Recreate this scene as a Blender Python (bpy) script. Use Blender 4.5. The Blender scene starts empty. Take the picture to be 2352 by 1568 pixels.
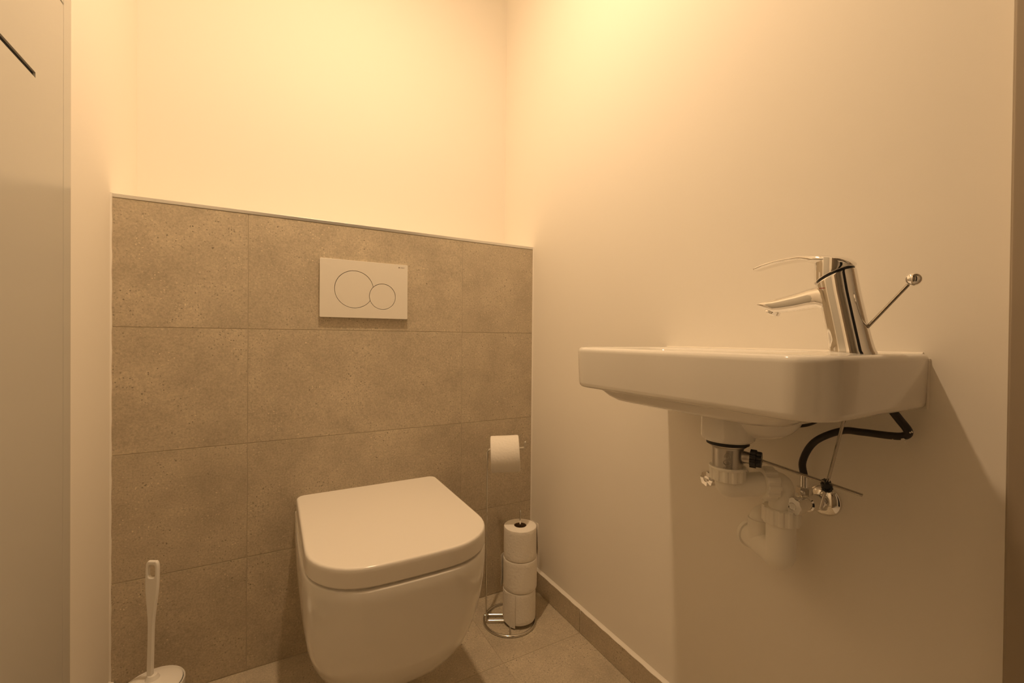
import bpy, bmesh, math, random
from mathutils import Vector, Matrix

scene = bpy.context.scene
COL = scene.collection
random.seed(7)
PI = math.pi

# ------------------------------------------------------------------ camera
F_PX = 995.0
YAW, PITCH, ROLL = 0.505668, -0.0073668, 0.0091931
CAM = Vector((-0.8196, -1.3277, 0.8818))
fwd = Vector((math.sin(YAW) * math.cos(PITCH), math.cos(YAW) * math.cos(PITCH), math.sin(PITCH)))
rgt = Vector((math.cos(YAW), -math.sin(YAW), 0))
up = rgt.cross(fwd)
rgt, up = rgt * math.cos(ROLL) + up * math.sin(ROLL), up * math.cos(ROLL) - rgt * math.sin(ROLL)
cam_data = bpy.data.cameras.new('camera')
cam_data.sensor_width = 36.0
cam_data.lens = 36.0 * F_PX / 2352.0
cam_data.clip_start = 0.01
cam = bpy.data.objects.new('camera', cam_data)
COL.objects.link(cam)
m = Matrix((rgt, up, -fwd)).transposed().to_4x4()
m.translation = CAM
cam.matrix_world = m
scene.camera = cam

# ------------------------------------------------------------------ world, exposure
world = bpy.data.worlds.new('world')
scene.world = world
world.use_nodes = True
world.node_tree.nodes['Background'].inputs[0].default_value = (1.0, 0.8, 0.6, 1)
world.node_tree.nodes['Background'].inputs[1].default_value = 0.01
vs = scene.view_settings
vs.view_transform = 'Standard'
vs.look = 'None'
vs.gamma = 1.0
vs.use_curve_mapping = False
vs.exposure = 0.0
scene.cycles.max_bounces = 16
scene.cycles.diffuse_bounces = 10
scene.cycles.glossy_bounces = 8

# the one lamp of the room: a bare warm bulb hanging out of frame
BULB = Vector((-0.61, -0.53, 2.25))
BULB_COLOR = (1.0, 0.685, 0.40)
BULB_STRENGTH = 1390.0
HALL_COLOR = (0.80, 0.75, 0.67)

# ------------------------------------------------------------------ materials
def new_mat(name):
    mt = bpy.data.materials.new(name)
    mt.use_nodes = True
    nt = mt.node_tree
    return mt, nt, nt.nodes['Principled BSDF']

def simple(name, color, rough=0.5, metal=0.0, spec=0.5, coat=0.0):
    mt, nt, b = new_mat(name)
    b.inputs['Base Color'].default_value = (*color, 1)
    b.inputs['Roughness'].default_value = rough
    b.inputs['Metallic'].default_value = metal
    b.inputs['Specular IOR Level'].default_value = spec
    b.inputs['Coat Weight'].default_value = coat
    b.inputs['Coat Roughness'].default_value = 0.04
    return mt

def noise_bump(mt, scale, strength, dist=0.001, detail=3.0, rough=0.5, coords='Position'):
    nt = mt.node_tree
    b = nt.nodes['Principled BSDF']
    if coords == 'Position':
        g = nt.nodes.new('ShaderNodeNewGeometry'); src = g.outputs['Position']
    else:
        g = nt.nodes.new('ShaderNodeTexCoord'); src = g.outputs['Object']
    n = nt.nodes.new('ShaderNodeTexNoise')
    n.inputs['Scale'].default_value = scale
    n.inputs['Detail'].default_value = detail
    n.inputs['Roughness'].default_value = rough
    nt.links.new(src, n.inputs['Vector'])
    bp = nt.nodes.new('ShaderNodeBump')
    bp.inputs['Strength'].default_value = strength
    bp.inputs['Distance'].default_value = dist
    nt.links.new(n.outputs['Fac'], bp.inputs['Height'])
    nt.links.new(bp.outputs['Normal'], b.inputs['Normal'])
    return mt

M = {}
M['plaster'] = noise_bump(simple('plaster', (0.85, 0.815, 0.75), 0.75, spec=0.25), 140, 0.18, 0.0006, 4)
M['caulk'] = simple('caulk', (0.84, 0.80, 0.73), 0.55)
M['ceiling'] = simple('ceiling_paint', (0.82, 0.79, 0.73), 0.8)
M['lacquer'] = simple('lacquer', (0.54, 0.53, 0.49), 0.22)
M['ceramic'] = simple('ceramic', (0.78, 0.76, 0.72), 0.10, spec=0.55, coat=0.3)
M['seat_plastic'] = simple('seat_plastic', (0.80, 0.77, 0.72), 0.16)
M['plate_plastic'] = simple('plate_plastic', (0.78, 0.75, 0.69), 0.3)
M['pipe_plastic'] = simple('pipe_plastic', (0.85, 0.83, 0.77), 0.28)
M['white_plastic'] = simple('white_plastic', (0.82, 0.80, 0.76), 0.3)
M['chrome'] = simple('chrome', (0.86, 0.85, 0.84), 0.045, 1.0)
M['brushed'] = noise_bump(simple('brushed_steel', (0.55, 0.53, 0.50), 0.32, 1.0), 900, 0.05, 0.0003)
M['steel'] = simple('steel_wire', (0.72, 0.70, 0.66), 0.16, 1.0)
M['rod_steel'] = simple('rod_steel', (0.46, 0.43, 0.39), 0.14, 1.0)
M['aluminium'] = simple('aluminium', (0.74, 0.74, 0.73), 0.36, 1.0)
M['rubber'] = simple('black_rubber', (0.012, 0.011, 0.011), 0.5)
M['black_plastic'] = simple('black_plastic', (0.012, 0.012, 0.013), 0.35)
M['hose_rubber'] = noise_bump(simple('hose_rubber', (0.016, 0.011, 0.011), 0.45), 600, 0.4, 0.0008)
M['paper'] = noise_bump(simple('paper', (0.82, 0.79, 0.74), 0.95, spec=0.1), 130, 0.5, 0.0025, 4, 0.55)
M['cardboard'] = simple('cardboard', (0.22, 0.15, 0.09), 0.9)
M['dark_void'] = simple('dark_void', (0.006, 0.006, 0.007), 0.8)
M['print'] = simple('grey_print', (0.16, 0.13, 0.10), 0.6)
M['grout'] = simple('grout', (0.50, 0.44, 0.34), 0.9)
M['hall'] = simple('hall_paint', HALL_COLOR, 0.8)
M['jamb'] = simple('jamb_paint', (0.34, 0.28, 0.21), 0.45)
M['bristle'] = simple('bristles', (0.75, 0.74, 0.72), 0.8)

def tile_material(name, base, gain=1.0, sx=1.0):
    mt, nt, b = new_mat(name)
    L = nt.links.new
    geo = nt.nodes.new('ShaderNodeNewGeometry')
    oi = nt.nodes.new('ShaderNodeObjectInfo')
    mul = nt.nodes.new('ShaderNodeMath'); mul.operation = 'MULTIPLY'; mul.inputs[1].default_value = 37.0
    L(oi.outputs['Random'], mul.inputs[0])
    add = nt.nodes.new('ShaderNodeVectorMath'); add.operation = 'ADD'
    L(geo.outputs['Position'], add.inputs[0]); L(mul.outputs[0], add.inputs[1])
    vec = add.outputs[0]
    def noise(scale, detail, rough=0.55):
        n = nt.nodes.new('ShaderNodeTexNoise')
        n.inputs['Scale'].default_value = scale; n.inputs['Detail'].default_value = detail
        n.inputs['Roughness'].default_value = rough
        L(vec, n.inputs['Vector']); return n.outputs['Fac']
    def ramp(src, p0, p1, c0=(0, 0, 0, 1), c1=(1, 1, 1, 1)):
        r = nt.nodes.new('ShaderNodeValToRGB')
        r.color_ramp.elements[0].position = p0; r.color_ramp.elements[1].position = p1
        r.color_ramp.elements[0].color = c0; r.color_ramp.elements[1].color = c1
        L(src, r.inputs[0]); return r.outputs[0]
    def mix(fac, a, bb, mode='MIX'):
        mx = nt.nodes.new('ShaderNodeMix'); mx.data_type = 'RGBA'; mx.blend_type = mode
        if isinstance(fac, (int, float)): mx.inputs[0].default_value = fac
        else: L(fac, mx.inputs[0])
        for i, s in ((6, a), (7, bb)):
            if isinstance(s, tuple): mx.inputs[i].default_value = s
            else: L(s, mx.inputs[i])
        return mx.outputs[2]
    c_lo = tuple(x * 0.84 for x in base) + (1,)
    c_hi = tuple(x * 1.10 for x in base) + (1,)
    cloud = ramp(noise(9, 8, 0.68), 0.34, 0.66, c_lo, c_hi)
    grain = ramp(noise(230, 4, 0.7), 0.30, 0.72, (0.76, 0.755, 0.74, 1), (1.22, 1.21, 1.20, 1))
    c = mix(0.9, cloud, grain, 'MULTIPLY')
    # dark pits and pale flecks, denser in some clouds
    def flecks(scale, thr0, thr1, dens_scale, d0, d1):
        v = nt.nodes.new('ShaderNodeTexVoronoi'); v.inputs['Scale'].default_value = scale
        v.inputs['Randomness'].default_value = 1.0
        nv = nt.nodes.new('ShaderNodeTexNoise'); nv.inputs['Scale'].default_value = scale * 1.3
        L(vec, nv.inputs['Vector'])
        wv = nt.nodes.new('ShaderNodeVectorMath'); wv.operation = 'MULTIPLY_ADD'
        L(nv.outputs['Color'], wv.inputs[0]); wv.inputs[1].default_value = (1.1 / scale,) * 3; L(vec, wv.inputs[2])
        L(wv.outputs[0], v.inputs['Vector'])
        spot = ramp(v.outputs['Distance'], thr0, thr1, (1, 1, 1, 1), (0, 0, 0, 1))
        sep = nt.nodes.new('ShaderNodeSeparateColor'); L(v.outputs['Color'], sep.inputs[0])
        pick = ramp(sep.outputs[0], d0, d1)
        dens = ramp(noise(dens_scale, 3), 0.42, 0.62)
        m1 = nt.nodes.new('ShaderNodeMath'); m1.operation = 'MULTIPLY'
        L(spot, m1.inputs[0]); L(pick, m1.inputs[1])
        m2 = nt.nodes.new('ShaderNodeMath'); m2.operation = 'MULTIPLY'
        L(m1.outputs[0], m2.inputs[0]); L(dens, m2.inputs[1])
        return m2.outputs[0]
    pits = flecks(175, 0.16, 0.38, 9, 0.60, 0.85)
    pale = flecks(170, 0.16, 0.34, 14, 0.70, 0.85)
    big = flecks(65, 0.09, 0.14, 6, 0.72, 0.78)
    dark = tuple(x * 0.42 for x in base) + (1,)
    light = tuple(min(1, x * 1.45) for x in base) + (1,)
    c = mix(pale, c, light)
    c = mix(pits, c, dark)
    c = mix(big, c, dark)
    L(c, b.inputs['Base Color'])
    b.inputs['Roughness'].default_value = 0.55
    b.inputs['Specular IOR Level'].default_value = 0.35
    h = nt.nodes.new('ShaderNodeMath'); h.operation = 'SUBTRACT'
    L(noise(200, 4, 0.65), h.inputs[0]); L(pits, h.inputs[1])
    bp = nt.nodes.new('ShaderNodeBump'); bp.inputs['Strength'].default_value = 0.25
    bp.inputs['Distance'].default_value = 0.0008
    L(h.outputs[0], bp.inputs['Height']); L(bp.outputs['Normal'], b.inputs['Normal'])
    return mt
M['tile'] = tile_material('stone_tile', (0.52, 0.455, 0.35))
M['floor_tile'] = tile_material('floor_stone_tile', (0.53, 0.465, 0.36))

mt, nt, b = new_mat('bulb_glow')
b.inputs['Base Color'].default_value = (1, 1, 1, 1)
b.inputs['Emission Color'].default_value = (*BULB_COLOR, 1)
b.inputs['Emission Strength'].default_value = BULB_STRENGTH
M['bulb'] = mt

# ------------------------------------------------------------------ object helpers
def props(o, label=None, cat=None, group=None, kind=None):
    if label: o['label'] = label
    if cat: o['category'] = cat
    if group: o['group'] = group
    if kind: o['kind'] = kind
    return o

def link_mesh(name, me, mat, parent=None, smooth=True, angle=35):
    if mat is not None:
        me.materials.clear(); me.materials.append(M[mat] if isinstance(mat, str) else mat)
    o = bpy.data.objects.new(name, me)
    COL.objects.link(o)
    if smooth:
        me.shade_smooth()
        me.set_sharp_from_angle(angle=math.radians(angle))
        wn = o.modifiers.new('weighted_normal', 'WEIGHTED_NORMAL')
        wn.keep_sharp = True
    if parent is not None:
        o.parent = parent
        o.matrix_parent_inverse = parent_world(parent).inverted()
    return o

def parent_world(o):
    mw = o.matrix_basis.copy()
    while o.parent is not None:
        mw = o.parent.matrix_basis @ o.matrix_parent_inverse @ mw
        o = o.parent
    return mw

def build(name, bm, mat, parent=None, smooth=True, angle=35):
    me = bpy.data.meshes.new(name)
    bmesh.ops.recalc_face_normals(bm, faces=bm.faces[:])
    bm.to_mesh(me); bm.free()
    return link_mesh(name, me, mat, parent, smooth, angle)

def empty(name, loc, label, cat, group=None):
    o = bpy.data.objects.new(name, None)
    o.empty_display_size = 0.05
    o.location = loc
    COL.objects.link(o)
    props(o, label, cat, group)
    return o

def box(bm, x0, x1, y0, y1, z0, z1, bevel=0.0, seg=2):
    r = bmesh.ops.create_cube(bm, size=1.0)
    vs_ = r['verts']
    for v in vs_:
        v.co = Vector(((x0 + x1) / 2 + v.co.x * (x1 - x0), (y0 + y1) / 2 + v.co.y * (y1 - y0), (z0 + z1) / 2 + v.co.z * (z1 - z0)))
    if bevel > 0:
        ed = set()
        for v in vs_:
            for e in v.link_edges: ed.add(e)
        bmesh.ops.bevel(bm, geom=list(ed), offset=bevel, segments=seg, affect='EDGES', profile=0.5)
    return bm

def box_obj(name, dims, mat, parent=None, bevel=0.0, seg=2):
    bm = bmesh.new(); box(bm, *dims, bevel=bevel, seg=seg)
    return build(name, bm, mat, parent, smooth=bevel > 0)

def loft(bm, rings, close_start=True, close_end=True, cyclic=False):
    """rings: lists of equal length of points; joins them with quads"""
    vr = [[bm.verts.new(Vector(p)) for p in r] for r in rings]
    n = len(vr[0])
    k = len(vr)
    for i in range(k if cyclic else k - 1):
        a, c = vr[i], vr[(i + 1) % k]
        for j in range(n):
            bm.faces.new((a[j], a[(j + 1) % n], c[(j + 1) % n], c[j]))
    if not cyclic:
        if close_start: bm.faces.new(vr[0][::-1])
        if close_end: bm.faces.new(vr[-1])
    return vr

def frame_axes(d):
    d = Vector(d).normalized()
    a = Vector((0, 0, 1)) if abs(d.z) < 0.9 else Vector((0, 1, 0))
    u = d.cross(a).normalized()
    return u, d.cross(u).normalized()

def tube(bm, pts, r, n=16, caps=True):
    """sweep a circle (radius r, or one radius per point) along pts"""
    pts = [Vector(p) for p in pts]
    rs = r if isinstance(r, (list, tuple)) else [r] * len(pts)
    dirs = []
    for i in range(len(pts)):
        if i == 0: d = pts[1] - pts[0]
        elif i == len(pts) - 1: d = pts[-1] - pts[-2]
        else: d = (pts[i + 1] - pts[i]).normalized() + (pts[i] - pts[i - 1]).normalized()
        dirs.append(d.normalized())
    u, v = frame_axes(dirs[0])
    rings = []
    for i, p in enumerate(pts):
        if i:
            q = dirs[i - 1].rotation_difference(dirs[i])
            u = q @ u
        v = dirs[i].cross(u).normalized()
        rings.append([p + (u * math.cos(2 * PI * k / n) + v * math.sin(2 * PI * k / n)) * rs[i] for k in range(n)])
    loft(bm, rings, caps, caps)
    return bm

def tube_obj(name, pts, r, mat, parent=None, n=16, label=None):
    bm = bmesh.new(); tube(bm, pts, r, n)
    o = build(name, bm, mat, parent)
    if label: o['label'] = label
    return o

def fillet(pts, r, seg=8):
    pts = [Vector(p) for p in pts]
    out = [pts[0]]
    for i in range(1, len(pts) - 1):
        a, p, c = pts[i - 1], pts[i], pts[i + 1]
        da, dc = (a - p), (c - p)
        rr = min(r, da.length * 0.49, dc.length * 0.49)
        s, e = p + da.normalized() * rr, p + dc.normalized() * rr
        for k in range(seg + 1):
            t = k / seg
            out.append(s * (1 - t) ** 2 + p * 2 * t * (1 - t) + e * t ** 2)
    out.append(pts[-1])
    return out

def catmull(pts, seg=8):
    P = [Vector(p) for p in pts]
    P = [P[0] * 2 - P[1]] + P + [P[-1] * 2 - P[-2]]
    out = []
    for i in range(1, len(P) - 2):
        for k in range(seg):
            t = k / seg
            out.append(0.5 * ((2 * P[i]) + (P[i + 1] - P[i - 1]) * t + (2 * P[i - 1] - 5 * P[i] + 4 * P[i + 1] - P[i + 2]) * t * t
                              + (3 * P[i] - P[i - 1] - 3 * P[i + 1] + P[i + 2]) * t ** 3))
    out.append(P[-2])
    return out

def lathe(bm, profile, origin, axis, n=48, flutes=0, flute_depth=0.0, flute_range=None):
    """profile: (radius, distance along axis) pairs, revolved round axis at origin"""
    u, v = frame_axes(axis)
    d = Vector(axis).normalized()
    o = Vector(origin)
    rings = []
    for idx, (r, h) in enumerate(profile):
        ring = []
        for k in range(n):
            a = 2 * PI * k / n
            rr = r
            if flutes and (flute_range is None or flute_range[0] <= idx <= flute_range[1]):
                rr = r - flute_depth * (0.5 - 0.5 * math.copysign(min(1, abs(math.cos(a * flutes)) * 2.2), math.cos(a * flutes)))
            ring.append(o + d * h + (u * math.cos(a) + v * math.sin(a)) * max(rr, 1e-5))
        rings.append(ring)
    loft(bm, rings, True, True)
    return bm

def lathe_obj(name, profile, origin, axis, mat, parent=None, n=48, label=None, **kw):
    bm = bmesh.new(); lathe(bm, profile, origin, axis, n, **kw)
    bmesh.ops.remove_doubles(bm, verts=bm.verts[:], dist=2e-6)
    o = build(name, bm, mat, parent, angle=30)
    if label: o['label'] = label
    return o

def struct(name, bm, mat, label, cat, smooth=False):
    o = build(name, bm, mat, None, smooth)
    return props(o, label, cat, kind='structure')

# ------------------------------------------------------------------ room shell
XL = -1.1475          # left wall plane
YR = 0.2215           # recessed upper back wall plane
YF = -1.158           # inner face of front wall (doorway side)
CEIL = 2.60
TILE_TOP = 1.200
TRIM_TOP = 1.2090

bm = bmesh.new(); box(bm, XL - 0.10, 0.10, YR, YR + 0.1, 0, CEIL)
wall_back = struct('wall_back', bm, 'plaster', 'bright plastered upper back wall recessed behind the tiled half wall', 'wall')

bm = bmesh.new(); box(bm, 0, 0.1, -1.27, YR, 0, CEIL)
wall_right = struct('wall_right', bm, 'plaster', 'plastered cream right wall carrying the hand basin', 'wall')

bm = bmesh.new(); box(bm, XL - 0.1, XL, -1.27, YR, 0, CEIL)
wall_left = struct('wall_left', bm, 'plaster', 'plastered cream left wall beside the tiled half wall', 'wall')

bm = bmesh.new(); box(bm, XL - 0.1, 0.1, -2.6, YR + 0.1, CEIL, CEIL + 0.1)
ceiling = struct('ceiling', bm, 'ceiling', 'flat white ceiling above the small toilet room', 'ceiling')

bm = bmesh.new()
box(bm, XL, -0.915, YF - 0.11, YF, 0, CEIL)
box(bm, -0.915, -0.025, YF - 0.11, YF, 2.12, CEIL)
box(bm, -0.025, 0.0, YF - 0.11, YF, 0, CEIL)
wall_front = struct('wall_front', bm, 'plaster', 'plastered front wall around the doorway opening', 'wall')

# doorway frame: stepped jamb seen as the dark strip at the right edge
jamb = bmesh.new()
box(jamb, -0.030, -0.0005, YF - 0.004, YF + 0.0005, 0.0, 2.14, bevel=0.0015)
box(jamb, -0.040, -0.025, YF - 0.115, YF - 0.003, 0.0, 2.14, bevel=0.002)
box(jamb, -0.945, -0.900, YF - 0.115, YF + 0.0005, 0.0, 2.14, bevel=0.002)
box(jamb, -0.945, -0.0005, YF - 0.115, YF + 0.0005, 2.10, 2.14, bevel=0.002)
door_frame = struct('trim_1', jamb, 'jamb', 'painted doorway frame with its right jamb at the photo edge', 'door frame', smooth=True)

# hall beyond the doorway (behind the camera)
bm = bmesh.new()
box(bm, XL - 0.6, -0.95, -2.2, -2.1, 0, CEIL)
box(bm, -0.55, 0.9, -2.2, -2.1, 0, CEIL)
box(bm, -0.95, -0.55, -2.2, -2.1, 2.1, CEIL)
box(bm, XL - 0.7, XL - 0.6, -2.6, -1.27, 0, CEIL)
box(bm, 0.9, 1.0, -2.6, -1.27, 0, CEIL)
hall = struct('wall_hall', bm, 'hall', 'unlit hallway walls behind the doorway', 'wall')
bm = bmesh.new(); box(bm, -0.949, -0.551, -2.19, -2.16, 0, 2.099)  # unseen black panel, added so the chrome mirrors a narrow dark stripe
struct('hall_reflection_panel', bm, 'dark_void', 'unseen black panel added in the hallway as a dark reflection for the chrome', 'door')

# lower back wall core (in-wall cistern) with tiles
bm = bmesh.new(); box(bm, XL, 0, 0.0011, YR, 0, TILE_TOP + 0.004)
lower = struct('wall_back_lower', bm, 'grout', 'half height cistern wall clad in beige grey stone tiles', 'wall')
XJ = [XL + 0.0015, -0.8755, -0.2730, -0.0012]
G = 0.0008
for r in range(4):
    z0, z1 = r * 0.3, r * 0.3 + 0.3
    for c in range(3):
        bm = bmesh.new()
        box(bm, XJ[c] + G, XJ[c + 1] - G, 0.0, 0.0082, max(z0 + G, 0.002), z1 - G, bevel=0.0009, seg=2)
        build('tile', bm, 'tile', lower, True)
box_obj('ledge_top', (XL, 0, 0.0, YR, TILE_TOP + 0.004, TRIM_TOP - 0.0005), 'plaster', lower)

# metal edge profile along the top of the tiles
bm = bmesh.new()
box(bm, XL + 0.001, -0.001, -0.0012, 0.006, TILE_TOP + 0.0004, TRIM_TOP, bevel=0.0008)
trim = struct('trim_2', bm, 'aluminium', 'thin satin metal edge profile along the top of the tiled wall', 'edge trim', smooth=True)

# caulk beads in the corners of the tiled wall
for nm, xa, xb in (('trim_3', XL, XL + 0.0035), ('trim_4', -0.0030, 0.0)):
    bm = bmesh.new()
    side = 1 if xa == XL else -1
    n = 60
    rings = []
    for k in range(n + 1):
        z = 0.0 + (TRIM_TOP + 0.001) * k / n
        w = 0.0032 + 0.0007 * math.sin(k * 1.7) * (side > 0) + 0.0005 * random.random()
        xw = XL if side > 0 else 0.0
        rings.append([(xw, -0.004, z), (xw + side * w * 0.6, -0.0022, z), (xw + side * w, 0.002, z), (xw, 0.002, z)])
    loft(bm, rings)
    struct(nm, bm, 'caulk', 'white caulk bead in the %s corner of the tiled wall' % ('left' if side > 0 else 'right'), 'caulk', smooth=True)

# floor tiles
bm = bmesh.new(); box(bm, XL - 0.7, 1.0, -2.6, YR, -0.10, -0.0009)
floor = struct('floor', bm, 'grout', 'beige stone tiled floor of the small toilet room', 'floor')
fx = [XL, -0.8745, -0.2665, 0.0]
fy = [0.0085, -0.298, -0.598, -0.898, -1.198]
for i in range(3):
    for j in range(4):
        bm = bmesh.new()
        box(bm, fx[i] + G, fx[i + 1] - G, fy[j + 1] + G, fy[j] - G, -0.0060, 0.0, bevel=0.0006)
        build('tile', bm, 'floor_tile', floor, True)
bm = bmesh.new(); box(bm, XL - 0.6, 0.9, -2.5, -1.2, -0.0075, 0.0)
build('hall_floor', bm, 'hall', floor, False)

# stone skirting on the right and left walls
def skirting(name, side, label):
    e = bpy.data.objects.new(name, None); COL.objects.link(e)
    x = 0.0 if side == 'right' else XL
    s = -1 if side == 'right' else 1
    e.location = (x, -0.6, 0)
    props(e, label, 'skirting', kind='structure')
    xa, xb = sorted((x + s * 0.0008, x + s * 0.0085))
    ys = [-0.0015, -0.298, -0.898, YF]
    for k in range(3):
        bm = bmesh.new()
        box(bm, xa, xb, ys[k + 1] + 0.0008, ys[k] - 0.0006, 0.0008, 0.0705, bevel=0.0007)
        build('tile', bm, 'tile', e, True)
    # caulk bead on top
    bm = bmesh.new(); rings = []
    nseg = 90
    for k in range(nseg + 1):
        y = -0.002 + (YF + 0.004) * k / nseg
        w = 0.0082 + 0.0006 * math.sin(k * 1.3) + 0.0004 * random.random()
        rings.append([(x, y, 0.0700), (x + s * w, y, 0.0700), (x + s * w * 0.92, y, 0.0718), (x + s * w * 0.35, y, 0.0738), (x, y, 0.0775)])
    loft(bm, rings)
    build('caulk_bead', bm, 'caulk', e, True, 60)
    return e
br = skirting('baseboard_right', 'right', 'beige stone tile skirting with white caulk line along right wall')
bl = skirting('baseboard_left', 'left', 'beige stone tile skirting at the foot of the left wall')
bm = bmesh.new()
tube(bm, [(-0.0088, -0.300, 0.070), (-0.0090, -0.3005, 0.062), (-0.0088, -0.300, 0.056)], [0.0011, 0.0008, 0.0003], 8)
build('caulk_drip', bm, 'caulk', br)

# ------------------------------------------------------------------ built-in cupboard on the left wall
def slot_panel(y0, y1, z0, z1, sy0, sy1, sz0, sz1, x0, x1):
    """panel in the YZ plane with a rectangular slot"""
    bm = bmesh.new()
    b_ = 0.0006
    box(bm, x0, x1, y0, y1, z0, sz0, 0)
    box(bm, x0, x1, y0, y1, sz1, z1, 0)
    box(bm, x0, x1, y0, sy0, sz0, sz1, 0)
    box(bm, x0, x1, sy1, y1, sz0, sz1, 0)
    bmesh.ops.remove_doubles(bm, verts=bm.verts[:], dist=1e-5)
    return bm
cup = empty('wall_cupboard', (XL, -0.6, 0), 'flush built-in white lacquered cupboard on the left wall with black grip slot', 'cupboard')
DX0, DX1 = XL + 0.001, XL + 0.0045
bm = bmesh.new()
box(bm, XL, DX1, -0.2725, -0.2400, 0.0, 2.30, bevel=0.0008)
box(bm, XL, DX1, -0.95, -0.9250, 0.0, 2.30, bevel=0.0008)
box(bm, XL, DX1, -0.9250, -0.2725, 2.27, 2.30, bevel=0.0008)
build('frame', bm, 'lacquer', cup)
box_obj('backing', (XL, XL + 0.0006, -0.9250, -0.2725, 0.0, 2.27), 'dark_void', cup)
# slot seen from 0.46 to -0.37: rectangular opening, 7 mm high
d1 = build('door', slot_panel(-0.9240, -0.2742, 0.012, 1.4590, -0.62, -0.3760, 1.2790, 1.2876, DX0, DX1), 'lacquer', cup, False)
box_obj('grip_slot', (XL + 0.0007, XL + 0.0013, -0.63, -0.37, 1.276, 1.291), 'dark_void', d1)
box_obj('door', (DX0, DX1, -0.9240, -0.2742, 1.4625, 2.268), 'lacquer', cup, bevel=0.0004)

# ------------------------------------------------------------------ lamp (out of frame, lights the room)
lamp = empty('pendant_lamp', (BULB.x, BULB.y, CEIL), 'bare warm bulb hanging on a cord from the ceiling above the toilet', 'lamp')
lathe_obj('bulb', [(0.001, -0.011), (0.010, -0.0103), (0.020, -0.0080), (0.0275, -0.0039), (0.0305, 0.0), (0.002, 0.0005)],
          BULB, (0, 0, 1), 'bulb', lamp, 32)
lathe_obj('bulb_base', [(0.002, 0.0008), (0.0315, 0.0008), (0.0315, 0.006), (0.024, 0.022), (0.016, 0.036), (0.013, 0.045)],
          BULB, (0, 0, 1), 'white_plastic', lamp, 32)
lathe_obj('socket', [(0.014, 0.045), (0.020, 0.046), (0.021, 0.075), (0.012, 0.090), (0.004, 0.095)], BULB, (0, 0, 1), 'black_plastic', lamp, 24)
tube_obj('cord', [BULB + Vector((0, 0, 0.094)), (BULB.x, BULB.y, CEIL - 0.02)], 0.003, 'black_plastic', lamp, 8)
lathe_obj('ceiling_cup', [(0.045, 0.0), (0.045, -0.012), (0.030, -0.024), (0.006, -0.028)], (BULB.x, BULB.y, CEIL), (0, 0, 1), 'white_plastic', lamp, 32)

# ------------------------------------------------------------------ outline helpers
def rrect(x0, x1, y0, y1, z, radii, n=8):
    """rounded rectangle ring; radii order: (x1,y1), (x0,y1), (x0,y0), (x1,y0)"""
    pts = []
    cs = [(x1, y1, 0, -1, -1), (x0, y1, 90, 1, -1), (x0, y0, 180, 1, 1), (x1, y0, 270, -1, 1)]
    for (cx, cy, a0, sx, sy), r in zip(cs, radii):
        r = max(r, 0.0004)
        ox, oy = cx + sx * r, cy + sy * r
        for k in range(n + 1):
            a = math.radians(a0 + 90 * k / n)
            pts.append((ox + r * math.cos(a), oy + r * math.sin(a), z))
    return pts

# ------------------------------------------------------------------ flush plate
PX0, PX1, PZ0, PZ1 = -0.7045, -0.4578, 0.9368, 1.1015
plate = empty('flush_plate', ((PX0 + PX1) / 2, 0, PZ0), 'white rectangular dual flush plate with two round buttons on the tiles above the toilet', 'flush plate')
BC, BR = (-0.6125, 1.0186), 0.0533
SC, SR = (-0.5325, 1.0018), 0.0376
def arc_outline(c, r, other, ro, outside=True, n=96):
    """points of circle c that lie outside circle 'other'"""
    pts = []
    for k in range(n):
        a = 2 * PI * k / n
        p = (c[0] + r * math.cos(a), c[1] + r * math.sin(a))
        if math.hypot(p[0] - other[0], p[1] - other[1]) > ro or other is None:
            pts.append((a, p))
    return pts
def circ_inter(c1, r1, c2, r2):
    d = math.hypot(c2[0] - c1[0], c2[1] - c1[1])
    a = (r1 * r1 - r2 * r2 + d * d) / (2 * d)
    h = math.sqrt(max(0, r1 * r1 - a * a))
    ux, uy = (c2[0] - c1[0]) / d, (c2[1] - c1[1]) / d
    mx, my = c1[0] + a * ux, c1[1] + a * uy
    return (mx - h * uy, my + h * ux), (mx + h * uy, my - h * ux)
def arc(c, r, a0, a1, n):
    return [(c[0] + r * math.cos(a0 + (a1 - a0) * k / n), c[1] + r * math.sin(a0 + (a1 - a0) * k / n)) for k in range(n + 1)]
def ang(c, p): return math.atan2(p[1] - c[1], p[0] - c[0])
def union_outline(c1, r1, c2, r2):
    p, q = circ_inter(c1, r1, c2, r2)           # p above, q below (c2 to the right)
    a0, a1 = ang(c1, p), ang(c1, q) + 2 * PI
    A = arc(c1, r1, a0, a1, 72)
    b0, b1 = ang(c2, q), ang(c2, p)
    if b0 > b1: b0 -= 2 * PI
    return A[:-1] + arc(c2, r2, b0, b1, 54)[:-1]
def crescent_outline(c1, r1, c2, r2):
    p, q = circ_inter(c1, r1, c2, r2)
    a0, a1 = ang(c1, p), ang(c1, q) + 2 * PI
    A = arc(c1, r1, a0, a1, 72)
    b0, b1 = ang(c2, q), ang(c2, p)
    b0 = b0 % (2 * PI); b1 = b1 % (2 * PI)       # run the short way through the left side of c2
    return A[:-1] + arc(c2, r2, b0, b1, 24)[:-1]
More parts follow.
